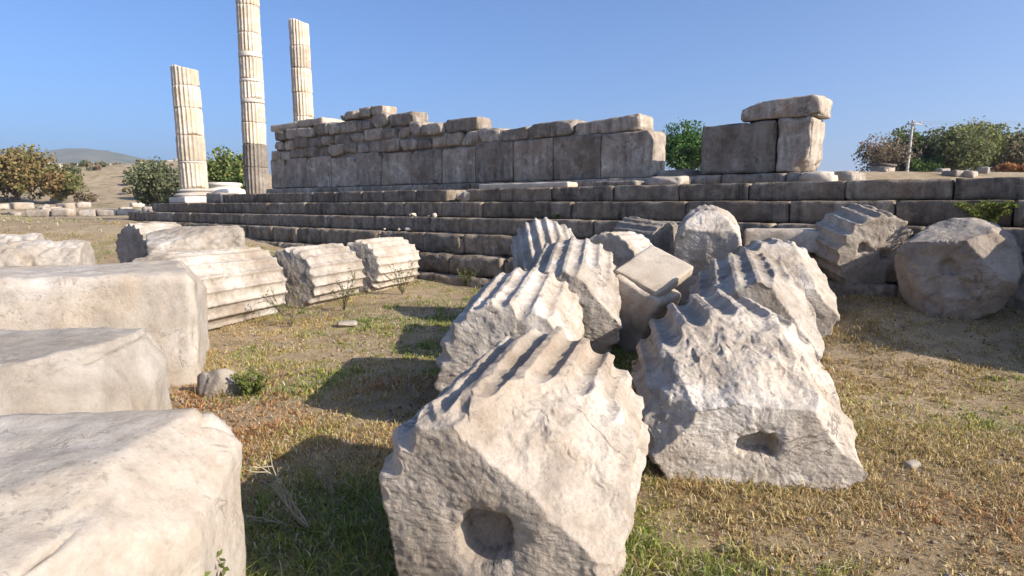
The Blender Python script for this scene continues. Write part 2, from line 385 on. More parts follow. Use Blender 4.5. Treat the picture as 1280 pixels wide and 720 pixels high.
# core of packed earth and stone behind the step blocks
me = stone_mesh((25.6, 12, 1.6), .5, .05, .03, 77); link('rubble_core', me, M['rubble'], plat, (-12.4, 6.5, .84))
me = stone_mesh((9, 12, 1.6), .5, .05, .03, 78); link('rubble_core', me, M['rubble'], plat, (2.2, 6.5, .98))
# inner pavement course just behind the front blocks
course(plat, -5.4, 19.6, .95, 1.6, 1.93, seed=8, lo=1.0, hi=1.9, dep=1.15, mat='wall', res=.14)
course(plat, 20.0, 25.2, .66, 1.3, 1.655, seed=9, lo=1.0, hi=1.9, dep=1.15, mat='wall', res=.14)

# ------------------------------------------------------------------ cella wall
wall = empty('ruined_wall', (OX, OY, 0), ROT)
tag(wall, 'long ruined grey stone wall of upright slabs with rough rubble courses on top', 'wall')
NW = 2.0
def wall_stone(parent, u0, u1, z0, z1, dep=.55, dn=0, seed=0, bevel=.05, amp=.018, chip=.09, mat='wall', name='wall_stone', cuts=(), rot=0, res=.075, low=.0):
    me = stone_mesh((u1-u0-.015, dep, z1-z0-.01), res, bevel, amp, seed, cuts, chip, lowamp=low)
    return link(name, me, M[mat], parent, (-(u0+u1)/2, NW+dn+dep/2, (z0+z1)/2), (0, rot, 0))
# base course under the slabs
course(wall, 3.5, 20.3, NW-.18, 1.96, 2.17, seed=21, lo=.9, hi=1.8, dep=.9, mat='wall', res=.09, name='base_block', chip=.08)
JO = [4.72, 6.06, 7.40, 8.65, 9.93, 11.2, 12.51, 13.88, 15.08, 16.47, 17.88, 19.32, 20.2]
r_ = random.Random(5)
for i, (a, b) in enumerate(zip(JO[:-1], JO[1:])):
    cuts = []
    if i == 0: cuts = [((.9, -.2, .6), .73), ((.8, -.5, -.5), .80)]
    elif i >= 3:
        sx = r_.choice((-1, 1)); cuts = [((sx*.7, -.3, .7), .72+r_.uniform(-.04, .05))]
    wall_stone(wall, a, b, 2.175, 3.17+r_.uniform(-.05, .05), dn=r_.uniform(-.02, .02), seed=300+i, bevel=.022, amp=.010, chip=.06, cuts=cuts, name='upright_slab', res=.06)
def rubble_row(u0, u1, z0, h, lo, hi, seed, first=None, jag=.04, dep=.6):
    r_ = random.Random(seed); js = list(first) if first else [u0]
    while js[-1] < u1-.25: js.append(min(u1, js[-1]+r_.uniform(lo, hi)))
    for i, (a, b) in enumerate(zip(js[:-1], js[1:])):
        hh = h+r_.uniform(-jag, jag*.6)*1.5; zj = r_.uniform(-.03, .03)
        c_ = (r_.choice((-1, 1))*r_.uniform(.5, 1), -.4, r_.choice((-1, 1))*r_.uniform(.4, .8)); n_ = np.array(c_)/np.linalg.norm(c_)
        cuts = [(c_, float(np.abs(n_)@np.array([(b-a)/2, dep/2, hh/2]))-r_.uniform(.05, .16))]
        for q_ in range(2):
            c_ = (r_.choice((-1, 1))*r_.uniform(.4, 1), -r_.uniform(.1, 1), r_.uniform(-1, 1)); n_ = np.array(c_)/np.linalg.norm(c_)
            cuts.append((c_, float(np.abs(n_)@np.array([(b-a)/2, dep/2, hh/2]))-r_.uniform(.04, .12)))
        wall_stone(wall, a, b, z0+zj, z0+zj+hh, dep=dep+r_.uniform(-.08, .08), dn=r_.uniform(-.09, .07), seed=seed*100+i, bevel=.03, amp=.014, chip=.08, cuts=cuts, rot=r_.uniform(-.05, .05), low=.006, res=.06)
for a_, b_, z_ in ((5.3, 19.8, 3.42), (10.6, 19.7, 3.80), (12.8, 19.6, 4.12)):
    wall_stone(wall, a_, b_, 2.3, z_, dep=.30, dn=.14, seed=int(z_*10), bevel=.03, mat='rubble', name='rubble_core', res=.3)
rubble_row(5.2, 20.0, 3.19, .35, .55, 1.0, 31, first=[5.12, 6.85, 8.15, 9.05, 9.85, 10.45, 11.1])
rubble_row(10.4, 19.9, 3.545, .35, .5, 1.0, 32, first=[9.9, 11.15, 12.0])
rubble_row(12.4, 19.9, 3.90, .36, .5, .95, 33, first=[12.35, 13.5])
rubble_row(13.7, 14.9, 4.265, .26, .5, .7, 34)
rubble_row(15.0, 16.0, 4.265, .2, .5, .8, 36)
# projecting pale coping stones at the wall's left end
for k, (a, b, z0, z1, mt) in enumerate(((18.5, 20.3, 4.23, 4.48, 'pale_slab'), (17.0, 18.48, 4.25, 4.50, 'rubble'))):
    wall_stone(wall, a, b, z0, z1, dep=1.0, dn=.1, seed=340+k, bevel=.05, mat=mt, amp=.02)
# stones behind the wall's left part, seen over its top
frag = empty('wall_fragment', (OX, OY, 0), ROT)
tag(frag, 'free-standing pair of big upright stone blocks with a lintel block lying across their top', 'wall')
wall_stone(frag, 2.22, 3.68, 2.20, 3.17, dep=.8, seed=401, bevel=.03, amp=.014, name='upright_block', res=.055)
wall_stone(frag, 1.56, 2.20, 2.20, 3.20, dep=.8, seed=402, bevel=.05, amp=.02, name='upright_block', res=.05, cuts=[((.85, -.15, -.55), .36)])
wall_stone(frag, 1.46, 2.90, 3.20, 3.56, dep=.8, seed=403, bevel=.035, amp=.02, name='lintel_block', rot=0, res=.05, cuts=[((-.25, -.2, 1), .275), ((.9, -.3, .3), .72)])
course(frag, .8, 3.9, NW-.15, 1.96, 2.19, seed=24, lo=.8, hi=1.3, dep=1.0, mat='wall', res=.09, name='base_block', chip=.1)
# loose things on the platform
def lay(name, label, cat, u, n, z, size, seed, mat='rubble', rotz=0, tilt=(0, 0), group=None, **kw):
    x, y = UN(u, n); o = link(name, stone_mesh(size, kw.pop('res', .07), kw.pop('bevel', .04), kw.pop('amp', .02), seed, kw.pop('cuts', ()), kw.pop('chip', .1), **kw), M[mat], None, (x, y, z+size[2]/2), (tilt[0], tilt[1], ROT[2]+rotz))
    return tag(o, label, cat, group)
lay('stone_slab', 'long narrow pale beige slab lying on the platform below the wall', 'slab', 7.4, 1.0, 1.96, (2.6, .4, .13), 501, 'pale_slab', res=.06, bevel=.02, amp=.006, chip=.02)
lay('stone_slab', 'short grey slab beside the end of the long pale slab, under the last wall block', 'slab', 5.05, 1.15, 1.96, (1.0, .4, .12), 502, 'wall', res=.06, bevel=.02, amp=.01, chip=.04)
lay('broken_block', 'low broken block just right of the wall end on the platform', 'stone block', 4.25, 2.3, 1.95, (.8, .6, .38), 503, 'rubble', cuts=[((.6, -.3, .8), .27)])
lay('broken_block', 'flat broken block in the gap between the wall and the upright pair', 'stone block', 3.65, 3.2, 1.95, (1.3, .6, .46), 504, 'rubble', cuts=[((-.5, -.3, .8), .36)])
lay('broken_block', 'small rounded rubble block leaning in the gap left of the upright pair', 'stone block', 4.05, 1.4, 1.95, (.7, .5, .2), 505, 'rubble', cuts=[((.3, -.3, .8), .2)])
lay('broken_block', 'pale broken lump at the foot of the right upright block', 'stone block', 1.35, 1.75, 1.96, (.62, .4, .22), 506, 'pale_slab', cuts=[((.7, -.2, .7), .2)])
r_ = random.Random(9)
for k in range(9):   # crumbled gap in the front course
    u = 8.7+r_.uniform(-.35, .3); n = r_.uniform(-.1, .5); s_ = r_.uniform(.12, .3)
    lay('rubble_stone', 'small pale rubble stone in the crumbled gap of the top step', 'stone', u, n, 1.66+r_.uniform(0, .08), (s_*1.3, s_, s_*.8), 520+k, 'pale_slab' if k % 2 else 'rubble', rotz=r_.uniform(0, 3), group='rubble stones in the crumbled gap of the top step', bevel=.03, res=.06)
for k in range(7):
    u = 9.1+r_.uniform(-.3, .8)+k*.08; n = -.42-.03*k; s_ = r_.uniform(.06, .13); z_ = 1.325 if k < 4 else 1.0
    lay('rubble_stone', 'tiny pale stone fallen on a lower step below the crumbled gap', 'stone', u, n-(0 if k < 4 else .15), z_, (s_*1.2, s_, s_*.7), 540+k, 'pale_slab', rotz=r_.uniform(0, 3), group='tiny stones fallen on the steps below the gap', bevel=.02, res=.04)

# ------------------------------------------------------------------ standing columns
def lathe(prof, n=64):
    th = np.arange(n)/n*2*math.pi; m = len(prof); V = np.array([[r*math.cos(t), r*math.sin(t), z] for r, z in prof for t in th])
    i = np.arange(m*n).reshape(m, n); nx = np.roll(i, -1, 1); Q = np.stack([i[:-1], nx[:-1], nx[1:], i[1:]], -1).reshape(-1, 4)
    return V, Q
def column_base(r, h, seed):   # moulded attic base
    pr = [(0, 0)]; 
    for k in range(9): a = -math.pi/2+math.pi*k/8; pr.append((r*1.26+.09*math.cos(a), h*.22+h*.2*math.sin(a)))
    for k in range(6): a = math.pi*k/5; pr.append((r*1.20-.05*math.sin(a), h*.44+h*.2*k/5))
    for k in range(9): a = -math.pi/2+math.pi*k/8; pr.append((r*1.12+.06*math.cos(a), h*.76+h*.11*math.sin(a)))
    pr += [(r*1.04, h*.9), (r*1.02, h), (0, h)]
    V, Q = lathe(pr); V += (.006*fbm(V, 6, 3, seed))[:, None]*np.sign(V)*.5; return make_mesh('base', V, F4=Q)
def column(label, X, Y, z0, r, drums, lean=(0, 0), plinth=True, base=True, seed=0, mats=None, base_h=.30):
    root = empty('standing_column', (X, Y, z0), (lean[0], lean[1], 0)); tag(root, label, 'column')
    z = 0
    if plinth:
        link('plinth', stone_mesh((r*2.75, r*2.75, .24), .09, .015, .005, seed, (), .03), M['column_new'], root, (0, 0, .12), (0, 0, R(-40))); z = .24
    if base: link('base', column_base(r, base_h, seed), M['column_new'], root, (0, 0, z)); z += base_h
    rd = random.Random(seed)
    for k, (h, mt) in enumerate(drums):
        last = k == len(drums)-1
        if mt == 'band':   # plain repair ring
            V, Q = lathe([(0, 0), (r*.97, 0), (r*.985, h*.1), (r*.985, h*.9), (r*.97, h), (0, h)], 60); V += (.006*fbm(V, 9, 3, seed+k))[:, None]*V/r
            link('repair_ring', make_mesh('ring', V, F4=Q), M['column_new'], root, (0, 0, z)); z += h; continue
        cuts = [((rd.uniform(-.5, .5), -1, rd.uniform(-.5, .5)), h/2+.1)]
        if last: cuts += [((.35, 1, .1), h*.46), ((.5, .2, -.9), r*1.0)]
        if rd.random() < .7: a = rd.uniform(0, 6.28); cuts.append(((math.cos(a), rd.choice((-1, 1))*.8, math.sin(a)), (r*.90+.8*h/2)/1.28))
        me = drum_mesh(r*rd.uniform(.975, 1.0), h-.012, 20, .046*r/.5, 8, 26, 5, seed*10+k, cuts, amp=.005, lowamp=.012, chip=.012, batter=.03, capamp=.004, fillet=.22, taper=.0, ridge_off=rd.random()*.2)
        link('drum', me, M[mt], root, (0, 0, z+h/2), (R(90), 0, 0)); z += h; r *= .992
    return root
column('short broken fluted column on a square white plinth, leftmost of the standing columns', -12.05, 24.6, 1.66, .50,
       [(.95, 'column'), (.06, 'band'), (.95, 'column'), (1.0, 'column'), (.80, 'column'), (.72, 'column')], lean=(0, R(-1.2)), seed=2)
column('tall fluted column rising out of the picture, dark old drums at its foot', -11.5, 29.2, 1.95, .53,
       [(.05, 'column_dark'), (1.25, 'column_dark'), (1.0, 'column_dark'), (.95, 'column'), (.85, 'column'), (.15, 'band'), (.75, 'column'), (.10, 'band'), (.95, 'column'), (.2, 'band'), (.8, 'column'), (1.15, 'column'), (1.2, 'column'), (1.2, 'column'), (1.2, 'column')], plinth=False, base=False, seed=5)
column('broken fluted column standing behind the left end of the ruined wall', -10.75, 34.0, 1.95, .53,
       [(1.2, 'column')]*5+[(1.1, 'column'), (1.3, 'column')], lean=(0, R(-.6)), seed=8)
b0 = empty('column_base', (-12.1, 27.2, 1.62)); tag(b0, 'empty round white column base between the two left columns', 'column base')
link('plinth', stone_mesh((1.5, 1.5, .32), .1, .03, .01, 61, (), .08), M['column_new'], b0, (0, 0, .16), (0, 0, R(-40)))
V_, Q_ = lathe([(0, 0)]+[(.74+.1*math.cos(a), .16+.16*math.sin(a)) for a in np.linspace(-1.5, 1.5, 9)]+[(.68-.05*math.sin(a), .33+.09*a/3.14) for a in np.linspace(0, 3.14, 6)]+[(.66+.06*math.cos(a), .50+.07*math.sin(a)) for a in np.linspace(-1.5, 1.5, 8)]+[(.6, .58), (0, .58)])
link('torus_moulding', make_mesh('torus', V_, F4=Q_), M['column_new'], b0, (0, 0, .32))
lay('broken_block', 'low rough dark block beside the empty column base', 'stone block', 20.9, .5, 1.66, (1.1, .7, .36), 571, 'wall')
lay('broken_block', 'small ochre broken piece next to the dark drum foot of the tall column', 'stone block', 19.9, .3, 1.66, (.5, .5, .3), 572, 'pale_slab', cuts=[((.6, -.2, .8), .15)])

# ------------------------------------------------------------------ fallen drums
def drum(label, X, Y, cz, head, r, L, seed, mat='marble', pitch=0, roll=0, res=1., cat='column drum', **kw):
    kw.setdefault('per', int(10*res)); kw.setdefault('nl', int(48*res*L/1.2)); kw.setdefault('ncap', int(20*res))
    me = drum_mesh(r, L, seed=seed, **kw)
    a = R(head); h = L/2*math.cos(pitch)        # X,Y: centre of the near end
    from mathutils import Matrix
    Mx = Matrix.Rotation(-a, 4, 'Z')@Matrix.Rotation(pitch, 4, 'X')@Matrix.Rotation(roll, 4, 'Y')
    o = link('fallen_drum', me, M[mat]); o.rotation_euler = Mx.to_euler()
    o.location = (X+math.sin(a)*h, Y+math.cos(a)*h, cz+L/2*math.sin(pitch))
    return tag(o, label, cat)
# middle row
drum('large fluted drum in the foreground, broken end with dowel hole facing the viewer', -.09, 2.12, .45, 14, .51, 1.32, 11, res=3.0, nfl=20, depth=.050,
     cuts=[((.619, -.391, .681), .478), ((-.10, -.23, .97), .545), ((.7, 0, .71), .494), ((.92, 0, .38), .478), ((1, -.1, -.2), .505), ((-.93, -.12, .2), .49), ((-.9, -.5, -.2), .62), ((-.6, -.5, .65), .69)], hole=(.0, -.02, .105, .10, .95), chip=.016, capamp=.008, rough=.026, core=(0, .1, -.05), ridge_off=.2)
drum('fluted drum directly behind the foreground drum, second of the middle row', -.05, 4.25, .45, 8, .52, 1.55, 12, pitch=R(3.5), res=2.0, nfl=20, depth=.042, cuts=[((-.1, -.7, .7), .90), ((-.7, -.6, .4), .82), ((1, 0, .1), .48), ((.8, 0, .6), .488)], hole=(0, 0, .09, .1), rough=.014, ridge_off=.35, chip=.014)
drum('fluted drum with a jagged rear rim, third of the middle row', .50, 6.05, .46, 9, .55, 1.45, 13, pitch=R(11), res=1.8, nfl=20, depth=.042, cuts=[((-.2, -.75, .7), .90), ((.75, -.2, .62), .56), ((.95, 0, .2), .53)], rough=.014, chip=.016, hole=(0, 0, .09, .1))
drum('shaded deeply fluted drum at the far end of the middle row, against the steps', .52, 8.1, .54, -6, .47, 1.0, 14, res=1.3, nfl=20, depth=.05, pitch=R(30), cuts=[((.2, -.8, .7), .58)], chip=.02)
drum('round worn drum with its shaded end face turned left, beside the slab pile', 1.18, 8.15, .78, 32, .48, .9, 15, res=1.3, nfl=22, depth=.032, wear=.2, chip=.03, hole=(0, 0, .1, .08), cuts=[((.1, .8, .6), .56)])
# right row
drum('fluted drum with a big broken slope and oval end hole, first of the right row', 1.38, 3.46, .31, 8, .64, 1.50, 21, res=3.0, nfl=20, depth=.062, cuts=[((.05, -.58, .81), .56), ((.695, -.353, .623), .55), ((-.45, -.72, .53), .73)], hole=(.0, -.05, .15, .10, 1.7), rough=.028, chip=.014, capamp=.010, core=(0, .25, -.1), ridge_off=.1)
drum('cracked fluted drum tucked behind the first drum of the right row', 2.0, 5.15, .44, 16, .56, 1.5, 22, pitch=R(6), res=1.8, nfl=20, depth=.040, cuts=[((.75, -.25, .6), .545), ((-.2, -.7, .7), .92)], rough=.02, chip=.018)
drum('big drum with two eye-shaped hollows on its broken slope, third of the right row', 3.02, 7.0, .56, 13, .62, 1.45, 23, res=1.5, nfl=20, depth=.042, cuts=[((.1, -.66, .75), .60), ((.72, -.3, .6), .52), ((-.6, -.6, .5), .7)], rough=.015, chip=.016, core=(0, .2, -.1))
drum('small upturned drum with a smooth round shaded end, resting against the steps', 2.65, 8.7, 1.0, 18, .46, .8, 24, mat='marble', res=1.2, nfl=20, depth=.03, wear=.5, pitch=R(12), chip=.04, cuts=[((.1, -.5, .8), .43)])
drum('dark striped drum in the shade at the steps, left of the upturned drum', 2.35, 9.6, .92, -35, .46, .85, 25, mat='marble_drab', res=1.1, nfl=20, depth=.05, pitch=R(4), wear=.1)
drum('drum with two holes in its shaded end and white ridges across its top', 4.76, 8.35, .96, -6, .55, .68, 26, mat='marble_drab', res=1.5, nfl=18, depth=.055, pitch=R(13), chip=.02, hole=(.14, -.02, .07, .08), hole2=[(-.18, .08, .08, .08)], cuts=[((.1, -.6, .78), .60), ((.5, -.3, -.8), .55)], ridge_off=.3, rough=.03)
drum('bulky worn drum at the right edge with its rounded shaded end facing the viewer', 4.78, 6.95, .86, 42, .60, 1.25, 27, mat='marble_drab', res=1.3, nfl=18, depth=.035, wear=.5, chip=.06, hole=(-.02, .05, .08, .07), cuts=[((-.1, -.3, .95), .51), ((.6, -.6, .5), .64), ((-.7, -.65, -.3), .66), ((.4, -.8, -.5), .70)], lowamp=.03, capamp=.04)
lay_ = link('fallen_drum', drum_mesh(.45, .9, 18, .04, 10, 36, 14, 28, cuts=[((-.5, -.5, .7), .42), ((.2, -.4, .8), .40)], wear=.3), M['marble'], None, (6.35, 7.2, .70), (R(10), 0, R(-60)))
tag(lay_, 'blue-shaded broken drum cut off by the right edge of the picture', 'column drum')
# left row: near-side flanks turned to the viewer
drum('long fluted drum lying behind the big smooth block, nearest of the left row', -4.40, 7.7, .44, 20, .58, 1.80, 31, res=1.4, nfl=20, depth=.048, wear=.03, chip=.007, fillet=.14, cuts=[((.2, -.8, .6), .93), ((0, 0, 1), .55)], ridge_off=.5, mat='marble')
drum('fluted drum in the middle of the left row', -3.48, 9.95, .44, 20, .52, 1.35, 32, res=1.3, nfl=20, depth=.048, wear=.03, chip=.007, fillet=.14, cuts=[((.1, -.7, .75), .78)], ridge_off=.5)
drum('fluted drum at the far end of the left row, nearest the platform', -2.85, 11.75, .44, 22, .52, 1.45, 33, res=1.3, nfl=20, depth=.048, wear=.03, chip=.007, fillet=.14, cuts=[((-.1, -.7, .7), .82)], ridge_off=.5)
drum('worn drum with pale flank lying behind the left row', -7.0, 12.3, .62, 62, .58, 1.7, 34, res=1.2, nfl=20, depth=.045, wear=.3, chip=.05, cuts=[((.3, -.2, .9), .50)], mat='marble')
drum('short drum with dark deeply fluted left flank, touching the worn pale drum', -7.75, 13.0, .66, 30, .58, 1.0, 35, res=1.1, nfl=20, depth=.06, chip=.02, mat='marble')
drum('eroded fluted drum behind the big smooth block at the left edge', -8.9, 9.9, .52, 72, .52, 2.0, 36, res=1.1, nfl=20, depth=.03, wear=.45, chip=.06, mat='marble_grey')
drum('second eroded drum at the left edge, farther back and half hidden', -10.9, 11.2, .58, 68, .52, 2.2, 37, res=1.0, nfl=20, depth=.03, wear=.5, chip=.06, mat='marble_grey')

# big blocks on the left
def block(label, loc, size, rotz, seed, cuts, mat='marble_grey', name='stone_block', res=.05, bevel=.1, amp=.012, chip=.05, low=.02, tilt=(0, 0), cat='stone block'):
    me = stone_mesh(size, res, bevel, amp, seed, cuts, chip, lowamp=low)
    return tag(link(name, me, M[mat], None, loc, (tilt[0], tilt[1], R(rotz))), label, cat)
block('huge pale block filling the bottom left corner', (-2.25, 1.50, .325), (2.55, 1.75, .92), 9, 41, [((.865, -.503, .1), .96), ((.7, -.1, .71), 1.02), ((.85, -.1, -.5), 1.16), ((.3, -.2, .93), .66)], res=.03, bevel=.045, amp=.009, chip=.07, low=.012)
block('pale faceted block between the corner block and the tall smooth block at the left', (-3.50, 3.45, .34), (2.5, 1.4, .86), 10, 42, [((.62, -.35, .7), .94), ((.3, -.8, .5), .70), ((.9, -.1, .4), 1.14)], res=.032, bevel=.04, chip=.07, low=.012)
block('tall smooth pale block with a rounded top corner at the left edge', (-4.58, 5.72, .46), (3.2, 1.5, 1.08), 22, 43, [((.75, .1, .6), 1.46)], res=.036, bevel=.085, chip=.08, low=.016)
block('thin tilted pale slab lying in the gap between the two rows of drums', (1.56, 7.0, .86), (.58, .66, .13), 0, 44, [], 'pale_slab', 'stone_slab', .04, .012, .005, .02, 0, cat='slab').rotation_euler = (R(24), R(22), R(-42))
block('pale block under the tilted slab, its edge catching the sun', (1.38, 7.0, .42), (.6, .5, .72), -38, 45, [], 'marble', res=.05, bevel=.012, low=.004, tilt=(R(5), R(25)))
block('grey-topped rectangular block lying in front of the steps beside the two-holed drum', (3.95, 9.2, 1.10), (1.15, .6, .30), -18, 46, [], 'marble', res=.05, bevel=.015, amp=.010, low=.006)
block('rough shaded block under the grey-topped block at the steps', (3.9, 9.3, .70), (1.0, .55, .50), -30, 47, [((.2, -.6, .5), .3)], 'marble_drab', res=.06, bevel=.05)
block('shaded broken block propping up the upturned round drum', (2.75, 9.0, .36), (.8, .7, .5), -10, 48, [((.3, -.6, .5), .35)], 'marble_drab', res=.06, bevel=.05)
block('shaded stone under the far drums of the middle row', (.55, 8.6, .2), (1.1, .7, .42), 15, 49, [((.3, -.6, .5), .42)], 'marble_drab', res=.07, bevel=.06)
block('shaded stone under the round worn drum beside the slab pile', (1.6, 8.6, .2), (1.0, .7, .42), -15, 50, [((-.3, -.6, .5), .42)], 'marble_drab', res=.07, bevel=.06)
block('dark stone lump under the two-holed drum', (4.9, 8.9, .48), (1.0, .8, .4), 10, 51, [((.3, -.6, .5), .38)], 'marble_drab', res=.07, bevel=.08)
block('small pale stone lying at the right foot of the tall smooth block', (-2.52, 5.35, .09), (.30, .28, .22), 30, 52, [((.5, -.4, .6), .09), ((-.7, -.5, .4), .10), ((.1, .5, .8), .10)], 'marble', res=.02, bevel=.02, low=.008, cat='stone', name='loose_stone')
block('small flat white stone in the grass left of the foreground drum row', (-2.2, 8.4, .03), (.28, .2, .08), 10, 53, [], 'marble', res=.03, bevel=.03, cat='stone', name='loose_stone')
block('white pebble in the grass at the bottom right of the foreground drum', (.83, 2.36, .02), (.045, .032, .03), 10, 54, [], 'column_new', res=.008, bevel=.014, cat='pebble', name='pebble', amp=.002, low=0, chip=0)
block('pale flat stone in the dry grass near the right edge', (2.45, 3.75, .02), (.11, .07, .05), 30, 55, [], 'marble', res=.02, bevel=.02, cat='stone', name='loose_stone', amp=.004, low=0, chip=.01)

block('great rough block standing beyond the right edge of the picture', (6.95, 6.1, .95), (1.1, 2.3, 2.0), 4, 91, [((-.3, -.6, .8), 1.4)], 'marble_drab', res=.09, bevel=.06)
drum('fallen drum beyond the right edge, in front of the great rough block', 6.0, 4.15, .50, 35, .54, 1.3, 92, mat='marble', res=1., wear=.3, chip=.04)

# gravel and crumbs
def scatter_stones(n, seed):
    rs = np.random.RandomState(seed); V = []; F = []
    base = np.array([(1,0,0),(-1,0,0),(0,1,0),(0,-1,0),(0,0,1),(0,0,-1)], float)
    tri = np.array([(0,2,4),(2,1,4),(1,3,4),(3,0,4),(2,0,5),(1,2,5),(3,1,5),(0,3,5)])
    y = 1.6+14*rs.rand(n)**1.6; x = (rs.rand(n)*2-1)*(y*.95+.4); s_ = .006+.022*rs.rand(n)**4+.0012*y
    z = height(x, y)
    P = base[None]*(s_[:, None]*(.6+.8*rs.rand(n, 3)))[:, None, :]*np.array([1, 1, .6])
    a = rs.rand(n)*6.28; c, s2 = np.cos(a)[:, None], np.sin(a)[:, None]
    P = np.stack([P[..., 0]*c-P[..., 1]*s2, P[..., 0]*s2+P[..., 1]*c, P[..., 2]], -1)+.25*P*rs.randn(n, 6, 1)
    P += np.stack([x, y, z+.004], 1)[:, None]
    F = tri[None]+np.arange(n)[:, None, None]*6
    return make_mesh('gravel', P.reshape(-1, 3), F3=F.reshape(-1, 3), smooth=False)
tag(link('gravel', scatter_stones(2600, 4), M['rubble']), 'scattered small stones and crumbs on the dry ground', kind='stuff')

def litter(n, seed):
    rs = np.random.RandomState(seed); y = 1.5+8*rs.rand(n)**1.3; x = (rs.rand(n)*2-1)*(y*.92+.4); P = np.stack([x, y, 0*x], 1)
    k = rs.rand(n) < .5+fbm(P, 1.1, 3, 41); x, y = x[k], y[k]; n = len(x); P = np.stack([x, y, height(x, y)+.008+.012*rs.rand(n)], 1)
    a = rs.rand(n)*6.28; s_ = (.006+.010*rs.rand(n)+.0008*y)[:, None]; u_ = np.stack([np.cos(a), np.sin(a), .5*rs.randn(n)], 1); v_ = np.stack([-np.sin(a), np.cos(a), .5*rs.randn(n)], 1)
    V = np.stack([P-u_*s_, P+v_*s_*.5, P+u_*s_, P-v_*s_*.5], 1).reshape(-1, 3)
    me = make_mesh('litter', V, F4=np.arange(n*4).reshape(n, 4), smooth=False); pal = np.array([(.22, .12, .06), (.34, .22, .11), (.45, .34, .2), (.13, .08, .05)])
    set_col(me, np.repeat(pal[rs.randint(0, 4, n)]*(.7+.6*rs.rand(n, 1)), 4, 0)); return me
# ------------------------------------------------------------------ grass
def grass(n, y0, y1, h0, h1, wd, seed, xy=None):
    rs = np.random.RandomState(seed)
    n = max(n, 1); y = np.sqrt(y0**2+(y1**2-y0**2)*rs.rand(n)); x = (rs.rand(n)*2-1)*(y*.95+1.2)
    nt_ = max(1, n//90); ti = rs.randint(0, nt_, n); tx, ty = x[ti], y[ti]; tf = rs.rand(n) < .42
    sp_ = .012+.006*np.sqrt(y); x = np.where(tf, tx+rs.randn(n)*sp_, x); y = np.where(tf, ty+rs.randn(n)*sp_, y)
    if xy is not None: x, y = xy; n = len(x); tf = np.zeros(n, bool)
    P = np.stack([x, y, 0*x], 1)
    u, nn = un(x, y)
    dens = fbm(P, .9, 3, 31)*.5+fbm(P, 3.5, 2, 32)*.35
    green = fbm(P, .6, 3, 33)+.35*fbm(P, 2.6, 2, 34) + .25*rs.randn(n)
    red = fbm(P, .75, 3, 35)+.3*rs.randn(n)
    green = green + .35*np.exp(-((x+.9)**2+(y-2.4)**2)/.9) + .25*np.exp(-((x-.8)**2+(y-2.5)**2)/.8) - .25*sstep(1.8, 3, x)
    red = red + .5*np.exp(-((x+1.9)**2+(y-4.6)**2)/1.8) 
    keep = (rs.rand(n) < np.clip(.68+dens*1.0, .12, 1)) & (nn < -1.4)
    x, y, green, red, dens, P = x[keep], y[keep], green[keep], red[keep], dens[keep], P[keep]; n = len(x)
    z = height(x, y)
    h = (h0+(h1-h0)*rs.rand(n)**2.2)*np.clip(.75+dens*.5, .4, 1.5)*(1+.5*(green > .3))*(1+.3*tf[keep])
    a = rs.rand(n)*6.28; lean = (.25+1.3*rs.rand(n))*h; la = rs.rand(n)*6.28
    lx, ly = np.cos(la)*lean, np.sin(la)*lean; wx, wy = np.cos(a)*wd*(.5+rs.rand(n)), np.sin(a)*wd*(.5+rs.rand(n))
    V = np.stack([np.stack([x-wx/2, y-wy/2, z-.004], 1), np.stack([x+wx/2, y+wy/2, z-.004], 1),
                  np.stack([x+wx*.35+lx*.4, y+wy*.35+ly*.4, z+h*.62], 1), np.stack([x-wx*.35+lx*.4, y-wy*.35+ly*.4, z+h*.62], 1),
                  np.stack([x+lx, y+ly, z+h*(.95-.5*rs.rand(n))], 1)], 1)
    straw = np.array([.54, .43, .20]); ochre = np.array([.38, .27, .12]); gr = np.array([.17, .21, .055]); ylg = np.array([.36, .36, .09]); rd = np.array([.40, .22, .10]); gy = np.array([.52, .45, .34])
    t = rs.rand(n)[:, None]; c = straw*t+ochre*(1-t)
    c = np.where((green > .08)[:, None], ylg, c); c = np.where((green > .42)[:, None], gr*(.8+.9*t), c)
    c = np.where(((red > .7) & (green < .4))[:, None], rd*(.7+.8*t), c); c = np.where((rs.rand(n) < .10)[:, None], gy, c)
    c = c*(.7+.6*rs.rand(n))[:, None]
    i = np.arange(n)*5
    Q = np.stack([i, i+1, i+2, i+3], 1); T = np.stack([i+3, i+2, i+4], 1)
    return V.reshape(-1, 3), T, Q, np.repeat(c, 5, 0)
tag(link('leaf_litter', litter(16000, 5), M['grass']), 'brown crumbs of dead leaves between the grass', kind='stuff')
def join_grass(sets):
    Vs, Ts, Qs, Cs, b = [], [], [], [], 0
    for V, T, Q, c in sets: Vs.append(V); Ts.append(T+b); Qs.append(Q+b); Cs.append(c); b += len(V)
    me = make_mesh('grass', np.vstack(Vs), F3=np.vstack(Ts), F4=np.vstack(Qs), smooth=False)
    set_col(me, np.vstack(Cs)); return me
